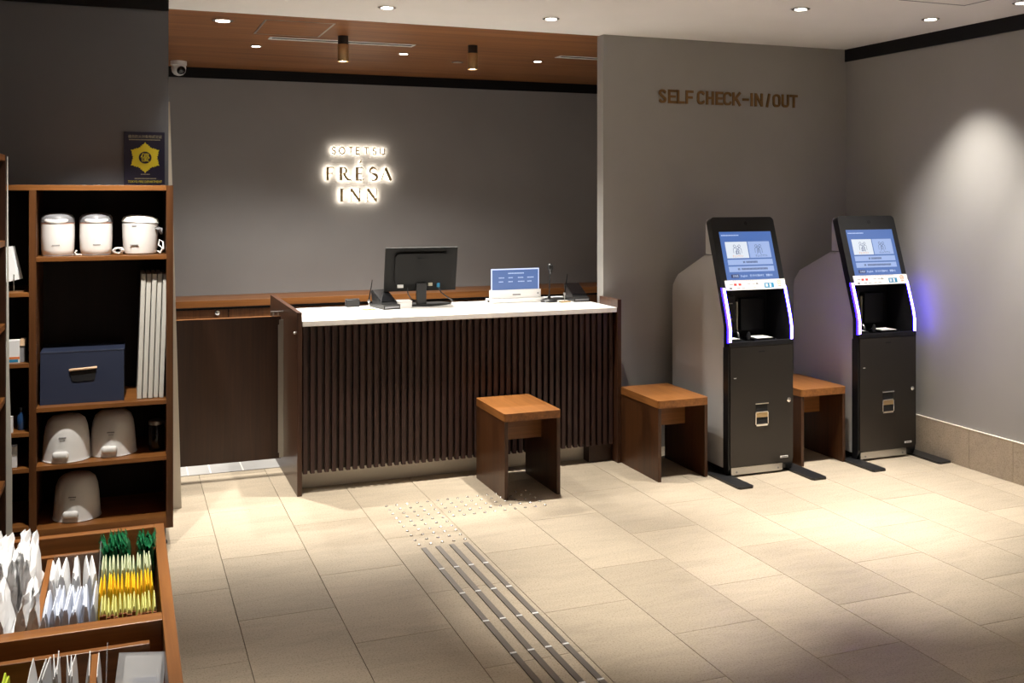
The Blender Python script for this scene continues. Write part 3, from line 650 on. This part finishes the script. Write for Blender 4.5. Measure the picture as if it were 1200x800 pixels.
nb = thing('tissue_box', 'small white box on the counter beneath the monitor', 'box', (1.640, 6.15, CT), R(-4))
B('carton', 'white', nb, -.045, .045, -.05, .05, 0, .040, bev=.003); B('lid', 'white', nb, -.047, .047, -.052, .052, .040, .046, bev=.002)
db = thing('card_holder', 'small black card holder at the edge of the white counter near the office', 'holder', (1.352, 6.30, CT))
B('block', 'black', db, -.042, .042, -.012, .02, 0, .045, bev=.003); B('back_plate', 'grey_plastic', db, -.044, .044, .02, .024, 0, .050)
kb = thing('keyboard', 'thin dark keyboard tray with a white sheet behind the microphone', 'keyboard', (2.73, 6.26, CT), 0)
B('tray', 'black', kb, -.13, .09, -.05, .055, 0, .012, bev=.002); B('sheet', 'paper', kb, -.11, .07, .0, .05, .012, .016)

# ================================================================== TALL SHELF
sh = thing('tall_shelf', 'tall walnut shelf unit with two bays standing against the dark wall', 'shelf', (0, 0, 0))
F0, F1 = 5.10, 5.553
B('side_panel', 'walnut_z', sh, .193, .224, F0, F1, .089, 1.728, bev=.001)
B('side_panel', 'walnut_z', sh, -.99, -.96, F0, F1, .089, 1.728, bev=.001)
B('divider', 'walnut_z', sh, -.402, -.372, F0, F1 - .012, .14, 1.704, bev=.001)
B('top_board', 'walnut_x', sh, -.96, .193, F0, F1, 1.703, 1.728, bev=.001)
B('back_board', 'bay_back_shade', sh, -.96, .193, F1 - .010, F1, .12, 1.703)
for z in (1.375, .683, .415, .124): B('shelf_board', 'walnut_x', sh, -.372, .193, F0 + .001, F1 - .012, z, z + .020, bev=.001)
for z in (1.216, .893, .577, .412, .146): B('shelf_board', 'walnut_x', sh, -.96, -.402, F0 + .001, F1 - .012, z, z + .019, bev=.001)
B('plinth', 'walnut_x', sh, -.96, .193, F0 + .002, F1, .089, .124)
bm = bmesh.new()
for x in (-.94, -.38, .180): lathe(bm, [(.02, 0), (.02, .012), (.012, .016), (.012, .09)], (x, F0 + .06, 0), 14)
obj('leveling_foot', bm, 'black', sh)
bm = bmesh.new()
for z in [.74 + .042 * i for i in range(14)]: lathe(bm, [(.0028, 0), (.0028, .0012)], (-.3722, F0 + .035, z), 8, 'x')
obj('peg_hole', bm, 'brushed', sh)

# poster on top
po = thing('certificate_sign', 'dark blue certificate sign with a yellow crest leaning on top of the tall shelf', 'sign', (.103, 5.546, 1.7285), rot=(R(-2.2), 0, 0))
B('board', 'poster', po, -.099, .099, -.004, .003, 0, .279, bev=.001)
bm = bmesh.new(); pts = []
cx, cz, ro = .003, .146, .078
for i in range(6):     # six-pointed crest with notched tips
    a = 90 + 60 * i
    for da, rr in ((-12, .80), (-13, .88), (-5, .90), (0, 1.04), (5, .90), (13, .88), (12, .80), (20, .84), (23, .74), (30, .78), (37, .74), (40, .84)):
        pts.append((cx + ro * rr * math.cos(R(a + da)), cz + ro * rr * math.sin(R(a + da))))
vs = [bm.verts.new((p_[0], -.0055, p_[1])) for p_ in pts]; ce = bm.verts.new((cx, -.0055, cz))
for i in range(len(vs)): bm.faces.new((vs[i], ce, vs[(i + 1) % len(vs)]))
g = bmesh.ops.extrude_face_region(bm, geom=bm.faces[:]); bmesh.ops.translate(bm, verts=[v for v in g['geom'] if isinstance(v, bmesh.types.BMVert)], vec=(0, .0015, 0))
obj('crest', bm, 'yellow', po)
bm = bmesh.new(); lathe(bm, [(.031, 0), (.031, -.001)], (cx, -.0055, cz), 28, 'y'); obj('crest_disc', bm, 'poster', po)
text_mesh('crest_lettering', '優', 'yellow', po, .048, (cx - .023, -.007, cz - .017), (R(90), 0, 0), .044)
text_mesh('sign_lettering', '優良防火対象物認定証', 'print_pale', po, .018, (-.080, -.0048, .248), (R(90), 0, 0), .165)
bm = bmesh.new()
for i in range(30): box(bm, -.075 + i * .0051, -.075 + i * .0051 + .0038, -.0046, -.004, .236, .2405)
for i in range(8): box(bm, -.018 + i * .0056, -.018 + i * .0056 + .004, -.0046, -.004, .058, .062)
for i in range(20): box(bm, -.048 + i * .0053, -.048 + i * .0053 + .004, -.0046, -.004, .036, .040)
obj('small_print', bm, 'print_pale', po)
text_mesh('sign_lettering', 'TOKYO FIRE DEPARTMENT', 'yellow', po, .017, (-.080, -.0048, .016), (R(90), 0, 0), .165)

# kettles
def kettle(x, y, rz, label, tilt=0.):
    t = thing('electric_kettle', label, 'kettle', (x, y, 1.3955), rz)
    bm = bmesh.new(); lathe(bm, [(.060, 0), (.067, .006), (.072, .03), (.074, .09), (.0735, .150)], n=36); obj('body', bm, 'white_gloss', t, True)
    bm = bmesh.new(); lathe(bm, [(.0735, .150), (.0745, .152), (.0745, .155), (.073, .156)], n=36); obj('rim', bm, 'rose', t, True)
    bm = bmesh.new(); lathe(bm, [(.073, .156), (.0748, .163), (.073, .178), (.064, .191), (.045, .198), (.02, .201), (.004, .2015)], n=36); lid = obj('lid', bm, 'grey_plastic', t, True)  # grey paints the shadow over the top of the lid
    bm = bmesh.new(); lathe(bm, [(.0742, .1565), (.0752, .1585), (.0752, .1610), (.0740, .1630)], n=36); obj('lid_seam', bm, 'print_grey', lid, True)
    bm = bmesh.new(); bmesh.ops.create_uvsphere(bm, u_segments=24, v_segments=12, radius=1, matrix=Matrix.Translation((0, -.040, .170)) @ Matrix.Rotation(R(24), 4, 'X') @ Matrix.Diagonal((.056, .040, .024, 1))); obj('lid_lit_front', bm, 'white_gloss', lid, True)  # white bulge standing in for the lit front of the lid
    bm = bmesh.new()
    for i in range(7): box(bm, -.016 + i * .0048, -.016 + i * .0048 + .0036, -.0745, -.071, .050, .0535)
    obj('brand_mark', bm, 'print_grey', t)
    bm = bmesh.new(); lathe(bm, [(.066, .0), (.068, .002), (.066, .004)], n=32); obj('foot_ring', bm, 'grey_plastic', t, True)
    return t
kt = kettle(-.288, 5.225, R(-4), 'white electric kettle next to the shelf divider, first of three on the top shelf')
dup(kt, (-.121, 5.235, 1.3955), (0, 0, R(3)), 'white electric kettle in the middle of three on the top shelf')
t = thing('electric_kettle', 'white electric kettle turned sideways with its pale lid raised, by the shelf side', 'kettle', (.078, 5.235, 1.3955), R(70))
bm = bmesh.new(); lathe(bm, [(.066, 0), (.074, .006), (.079, .03), (.082, .09), (.084, .150)], n=36); obj('body', bm, 'white_gloss', t, True)
bm = bmesh.new(); lathe(bm, [(.083, 0), (.086, .006), (.078, .026), (.05, .036), (.006, .038)], n=36); obj('lid', bm, 'white', t, True, loc=(0, 0, .150), rot=(R(4), 0, 0))
bm = bmesh.new(); tube(bm, [(-.02, -.078, .125), (-.022, -.098, .12), (-.005, -.102, .10), (.015, -.098, .12), (.012, -.078, .128)], .006); obj('handle', bm, 'grey_plastic', t, True)
bm = bmesh.new(); box(bm, -.085, -.081, -.02, .02, .045, .049); box(bm, -.085, -.081, -.01, .01, .135, .140); obj('brand_mark', bm, 'print_grey', t)
def cord(pts, label):
    bm = bmesh.new(); tube(bm, pts, .0035, 6); tag(obj('power_cord', bm, 'white', None, True), label, 'cord', 'kettle cords')
random.seed(3)
def coil(cx, cy, cz, rx, rz, turns, n=40): return [(cx + rx * (.75 + .25 * math.sin(i * 1.7)) * math.cos(2 * math.pi * turns * i / n), cy + .012 * math.sin(i * .9), cz + rz * (1 + .85 * math.sin(2 * math.pi * turns * i / n + .4 * math.sin(i)))) for i in range(n + 1)]
cord(coil(-.022, 5.165, 1.4005, .026, .016, 5), 'bundled white kettle cord lying between two kettles on the top shelf')
cord([(-.222, 5.19, 1.399), (-.205, 5.165, 1.3995), (-.19, 5.16, 1.402), (-.183, 5.17, 1.3995), (-.20, 5.175, 1.4), (-.212, 5.165, 1.41), (-.205, 5.18, 1.42)], 'short white kettle cord end beside the kettle by the divider')
cord([(.155, 5.22, 1.41), (.17, 5.19, 1.40), (.183, 5.18, 1.42), (.18, 5.19, 1.455), (.165, 5.2, 1.465), (.16, 5.19, 1.44), (.178, 5.18, 1.425), (.168, 5.18, 1.402)], 'looped white cord hanging by the sideways kettle')

# navy fabric box
nb = thing('storage_box', 'navy blue leatherette storage box with a pale handle on the shelf', 'box', (-.177, 5.255, .7035), R(-1))
bm = bmesh.new(); prism(bm, [(-.095, 0), (.20, 0), (.20, .242), (-.075, .242), (-.082, .15), (-.088, .07)], -.182, .182); obj('body', bm, 'navy', nb)
bm = bmesh.new(); box(bm, -.184, .184, -.077, .202, .236, .243, bev=.002); obj('rim', bm, 'navy', nb)
bm = bmesh.new(); pts = [(-.055, .155), (.060, .160)] + arc(.042, .115, .012, .012, 0, -90, 4) + arc(-.036, .113, .012, .012, 270, 180, 4); prism(bm, pts, -.0895, -.080, 'y'); obj('handle_hole', bm, 'dark_hole', nb)
bm = bmesh.new(); tube(bm, [(-.056, -.090, .156), (-.045, -.095, .158), (.05, -.095, .163), (.062, -.090, .164)], .006, 10); obj('handle', bm, 'handle', nb, True)
# cream boards
bd = thing('folded_board', 'tall slim cream board standing upright in the row beside the navy box', 'board', (0, 0, 0), group='cream boards standing on the shelf')
B('panel', 'cream', bd, -.0095, .0095, -.06, .27, 0, .598, bev=.0025); B('spine_band', 'cream', bd, -.0105, .0105, -.062, -.05, .0, .598, bev=.003)
for i in range(5):
    o = bd if i == 0 else dup(bd)
    o['label'] = 'tall slim cream board standing on the shelf, %s from the navy box' % ('first', 'second', 'third', 'fourth', 'fifth')[i]
    o.matrix_world = Matrix.Translation((.072 + i * .0248, 5.215 + (i % 2) * .006, .7035)) @ Euler((R(-.4), R(1.9), 0)).to_matrix().to_4x4()
# dome steamers
def dome(x, y, z, rz, label):
    t = thing('facial_steamer', label, 'appliance', (x, y, z), rz)
    bm = bmesh.new(); lathe(bm, [(.104, 0), (.108, .004), (.106, .012), (.1035, .05), (.099, .11), (.093, .155), (.082, .185), (.062, .202), (.03, .209), (.004, .210)], n=40); obj('shell', bm, 'white', t, True)
    bm = bmesh.new(); lathe(bm, [(.100, -.0004), (.1095, .002), (.1095, .005), (.106, .007)], n=40); obj('foot_rim', bm, 'white', t, True)
    bm = bmesh.new(); box(bm, -.036, .036, -.018, .012, -.018, .018, bev=.014, seg=3); obj('switch', bm, 'white_gloss', t, True, loc=(-.006, -.104, .038))
    bm = bmesh.new()
    for i in range(6): box(bm, -.016 + i * .0055, -.016 + i * .0055 + .0042, -.0035, 0, 0, .005)
    for i in range(5): box(bm, -.010 + i * .0046, -.010 + i * .0046 + .003, -.0035, 0, -.010, -.0075)
    obj('brand_mark', bm, 'print_grey', t, loc=(0, -.0975, .115), rot=(R(-5), 0, 0))
    return t
dm = dome(-.250, 5.225, .4355, R(-8), 'white dome-shaped appliance next to the divider on the middle shelf')
dup(dm, (-.045, 5.262, .4355), (0, 0, R(-6)), 'white dome-shaped appliance beside the dark jar on the middle shelf'); dup(dm, (-.206, 5.262, .1445), (0, 0, R(-10)), 'white dome-shaped appliance alone on the lowest shelf')
j = thing('dark_jar', 'dark glass jar with a metal lid on the middle shelf by the side panel', 'jar', (.152, 5.25, .4355))
bm = bmesh.new(); lathe(bm, [(.036, 0), (.038, .006), (.038, .118), (.034, .126)], n=28); obj('body', bm, 'black_gloss', j, True)
bm = bmesh.new(); lathe(bm, [(.036, .124), (.037, .128), (.037, .140), (.033, .143)], n=28); obj('lid', bm, 'brushed', j, True)
# narrow bay contents
t = thing('magazine_rack', 'chrome rack holding white leaflets slanting in the narrow shelf bay', 'rack', (-.47, 5.16, 1.2355))
for i in range(3):
    bm = bmesh.new(); box(bm, -.03, .03, 0, .004, 0, .16); obj('leaflet', bm, 'paper', t, loc=(-.012 + i * .008, .02 + i * .02, .05), rot=(R(-14), R(-14), 0))
bm = bmesh.new(); box(bm, -.05, .04, 0, .09, 0, .006); tube(bm, [(.0, .0, .006), (.0, .0, .05), (.0, .0, .08)], .003); tube(bm, [(-.04, .0, .006), (-.04, .0, .08)], .003); obj('frame', bm, 'chrome', t)
t = thing('leaflet_box', 'white leaflet box with orange and blue print in the narrow shelf bay', 'box', (-.465, 5.15, .9125))
B('carton', 'paper', t, -.035, .022, -.02, .06, 0, .10); B('print_band', 'orange', t, -.035, .022, -.0212, -.02, .018, .028); B('print_band', 'blue', t, -.035, .015, -.0212, -.02, .004, .016); B('card', 'handle', t, .022, .045, -.005, .06, .075, .105); B('card', 'print_grey', t, .022, .042, 0, .06, 0, .07)
t = thing('blue_bottle', 'small dark blue bottle in the narrow shelf bay', 'bottle', (-.438, 5.18, .5965))
bm = bmesh.new(); lathe(bm, [(.018, 0), (.020, .004), (.020, .06), (.010, .075), (.009, .082)], n=20); obj('body', bm, 'bottle', t, True)
bm = bmesh.new(); lathe(bm, [(.010, .082), (.011, .084), (.011, .10), (.008, .103)], n=18); obj('cap', bm, 'black_gloss', t, True)
t = thing('small_carton', 'tiny white carton hanging beside the blue bottle', 'box', (-.478, 5.13, .6455)); B('carton', 'paper', t, -.014, .008, -.01, .01, -.049, .022); B('flap', 'paper', t, -.014, .008, -.0105, .0105, .022, .024)
t = thing('white_packet', 'white packet standing in the low compartment of the narrow bay', 'packet', (-.468, 5.14, .4315)); B('pack', 'paper', t, -.022, .014, -.008, .02, 0, .098, bev=.002); B('seal', 'film_blue', t, -.022, .014, -.002, .012, .098, .104)

# left wall unit, only its far edge shows
u = thing('side_shelf', 'tall walnut shelf unit, panels coloured dark as shade, at the picture edge facing the room', 'shelf', (0, 0, 0))
B('end_panel', 'wenge', u, -.96, -.476, 4.872, 4.90, 0, 1.855, bev=.001); B('back_board', 'wenge', u, -.975, -.96, 2.9, 4.90, 0, 1.855); B('end_panel', 'wenge', u, -.96, -.476, 2.9, 2.928, 0, 1.855, bev=.001)  # shade inside the unit put into the dark veneer of the panels
for z in (1.83, 1.46, 1.10, .78, .42, .10): B('shelf_board', 'walnut_y', u, -.96, -.478, 2.928, 4.872, z, z + .025, bev=.001)
bm = bmesh.new(); prism(bm, [(-.010, 0), (.017, 0), (.0155, .45), (.004, .90), (-.001, 1.85), (-.004, 1.85)], 0, .010, 'y'); tag(obj('leaning_board', bm, 'cream', loc=(-.474, 4.955, .001)), 'thin white panel standing on edge beside the narrow shelf bay', 'board')

# ================================================================== AMENITY DISPLAY
ZT = .85
a = thing('amenity_display', 'walnut display counter with sunken trays of guest amenities', 'display counter', (0, 0, 0))
AL = -.455
B('side_panel', 'walnut_y', a, .072, .096, 1.35, 2.705, 0, ZT, bev=.0015)
B('side_panel', 'walnut_y', a, AL, AL + .024, 1.35, 2.705, 0, ZT, bev=.0015)
B('back_panel', 'walnut_x', a, AL + .024, .072, 2.681, 2.705, 0, ZT, bev=.0015)
B('front_panel', 'walnut_x', a, AL + .024, .072, 1.35, 1.374, 0, ZT, bev=.0015)
B('middle_rail', 'walnut_x', a, AL + .024, .072, 2.090, 2.130, .70, ZT, bev=.0015)
B('tray_floor', 'walnut_x', a, AL + .024, .072, 1.374, 2.681, .69, .70)
B('inner_rail', 'walnut_x', a, AL + .024, -.047, 2.600, 2.618, .70, .83, bev=.001)
B('inner_rail', 'walnut_y', a, -.166, -.154, 2.130, 2.600, .70, .826, bev=.001)
B('inner_rail', 'walnut_x', a, AL + .024, .047, 2.035, 2.052, .70, .83, bev=.001)
B('inner_rail', 'walnut_y', a, -.055, -.041, 1.60, 2.035, .70, .826, bev=.001)
B('tray_divider', 'acrylic', a, -.0495, -.0475, 2.14, 2.60, .70, .862); B('tray_divider', 'acrylic', a, -.150, -.0495, 2.57, 2.572, .70, .842)

def pouch_mesh(w, h, th, top=.25, lean=0., crumple=0.):
    """pillow pack standing on edge: thin in x, wide in y, tall in z, pinched along the top and bottom seams"""
    bm = bmesh.new(); rows = [(0, .3), (.06, .9), (.5, 1.), (1 - top, .92), (1 - top * .35, .62), (1, .16)]; vs = []
    for zz, k in rows:
        t_ = th / 2 * k; yy = w / 2
        vs.append([bm.verts.new((t_ + lean * zz, -yy * .94, zz * h)), bm.verts.new((t_ * 1.2 + lean * zz, 0, zz * h * 1.01)), bm.verts.new((t_ + lean * zz, yy * .94, zz * h)), bm.verts.new((-t_ + lean * zz, yy * .94, zz * h)), bm.verts.new((-t_ * 1.2 + lean * zz, 0, zz * h * 1.01)), bm.verts.new((-t_ + lean * zz, -yy * .94, zz * h))])
    for p_, q_ in zip(vs, vs[1:]):
        for i in range(6): bm.faces.new((p_[i], p_[(i + 1) % 6], q_[(i + 1) % 6], q_[i]))
    bm.faces.new(vs[0][::-1]); bm.faces.new(vs[-1])
    if crumple:
        bmesh.ops.subdivide_edges(bm, edges=bm.edges[:], cuts=1, use_grid_fill=True)
        for v in bm.verts: v.co += Vector((random.uniform(-1, 1) * crumple, random.uniform(-1, 1) * crumple * 1.5, random.uniform(-1, .8) * crumple * 1.4 if v.co.z > .02 else 0))
    return bm
ORD = 'first second third fourth fifth sixth seventh eighth ninth tenth eleventh twelfth thirteenth fourteenth fifteenth sixteenth seventeenth eighteenth nineteenth twentieth'.split()
def row(name, label, cat, group, m, n, x0, x1, y, w, h, th, z=.7, jit=.004, rot=4., band=None, top=.25, crumple=0., frm='from the clear divider'):
    """n packs standing side by side; the label counts them off along the row"""
    first = tag(obj(name, pouch_mesh(w, h, th, top, 0., crumple), m, None, not crumple), label, cat, group)
    if band:
        bm = bmesh.new(); box(bm, -th * .46, th * .46, -w / 2 - .0012, -w / 2 * .8, h * band[1], h * band[2]); obj('printed_band', bm, band[0], first)
    for i in range(n):
        o = first if i == 0 else dup(first)
        if n > 1: o['label'] = label + ', ' + ORD[i] + ' ' + frm
        x = x0 + (x1 - x0) * (i + .5) / n
        o.location = (x + random.uniform(-.2, .2) * th * .5, y + random.uniform(-jit, jit), z)
        o.rotation_euler = (R(random.uniform(-rot, rot) * .6), R(random.uniform(-rot, rot)), R(random.uniform(-rot, rot)))
        o.scale = (1, random.uniform(.96, 1.03), random.uniform(.97, 1.02))
random.seed(11)
row('green_sachet', 'dark green foil sachet of the rear row', 'sachet', 'green foil sachets', 'green', 15, -.046, .060, 2.565, .10, .172, .0125, jit=.012, rot=6, crumple=.0035)
row('pale_sachet', 'pale lime sachet between the green and yellow rows', 'sachet', 'pale lime sachets', 'lime', 16, -.046, .060, 2.440, .098, .156, .0062, rot=1.2, jit=.002, top=.12)
row('yellow_sachet', 'bright yellow sachet', 'sachet', 'yellow sachets', 'yfoil', 16, -.046, .062, 2.315, .098, .157, .0064, rot=1.2, jit=.002, top=.12)
row('cream_sachet', 'pale yellow sachet with a brown band', 'sachet', 'pale yellow sachets', 'pale_yellow', 15, -.046, .062, 2.196, .092, .156, .0068, rot=1.2, jit=.002, top=.12, band=('brown_print', .84, .94))
row('amenity_bag', 'large white plastic bag in the packed rear row', 'bag', 'large white bags', 'film', 11, -.284, -.170, 2.44, .20, .222, .024, jit=.02, rot=5, top=.4, crumple=.004, frm='from the picture edge')
row('amenity_bag', 'large white plastic bag by the middle rail', 'bag', 'large white bags by the middle rail', 'film', 6, -.262, -.172, 2.225, .13, .205, .021, jit=.012, rot=6, top=.4, crumple=.004, frm='from the picture edge')
row('white_pouch', 'small bluish white pouch by the middle rail', 'pouch', 'small white pouches', 'film_blue', 15, -.152, -.056, 2.24, .14, .163, .0115, jit=.015, rot=4, top=.18, frm='from the large bags')
row('white_pouch', 'small white pouch of the rear bunch', 'pouch', 'small white pouches at the rear', 'film', 10, -.150, -.062, 2.395, .13, .170, .0125, jit=.015, rot=5, top=.2, frm='from the large bags')
row('lime_bag', 'lime green bag in the lower tray', 'bag', 'lime green bags', 'lime_bag', 2, -.210, -.172, 1.90, .10, .150, .016, jit=.01, rot=5, top=.4, frm='from the picture edge')
row('tissue_pouch', 'white pouch in the lower tray', 'pouch', 'white pouches in the lower tray', 'film', 7, -.142, -.090, 1.90, .10, .172, .0085, jit=.006, rot=6, top=.5, frm='from the lime bags')
row('tissue_pouch', 'white pouch of the small lower bunch', 'pouch', 'white pouches by the divider', 'film', 3, -.086, -.064, 1.90, .10, .168, .008, jit=.006, rot=5, top=.5, frm='from the picture edge')
row('single_pouch', 'single slim white pouch at the clear bin of the lower tray', 'pouch', None, 'film', 1, -.040, -.030, 1.90, .10, .166, .008, top=.5)
ab = thing('acrylic_bin', 'clear acrylic bin in the lower tray', 'bin', (0, 0, 0))
B('bin_side', 'acrylic', ab, -.028, -.0265, 1.78, 2.02, .70, .85); B('bin_side', 'acrylic', ab, .058, .0595, 1.78, 2.02, .70, .80); B('bin_front', 'acrylic', ab, -.028, .0595, 1.80, 1.802, .70, .80)
cp = thing('clear_pouch', 'clear plastic pouch of white papers leaning in the acrylic bin', 'pouch', (.016, 1.93, .702), rot=(R(-34), R(6), R(-4)))
B('papers', 'paper', cp, -.030, .036, -.004, .004, .002, .142, bev=.001); B('card', 'film_blue', cp, -.012, .036, -.0052, -.004, .002, .105); B('sleeve', 'pouch', cp, -.042, .042, -.007, .007, 0, .148)
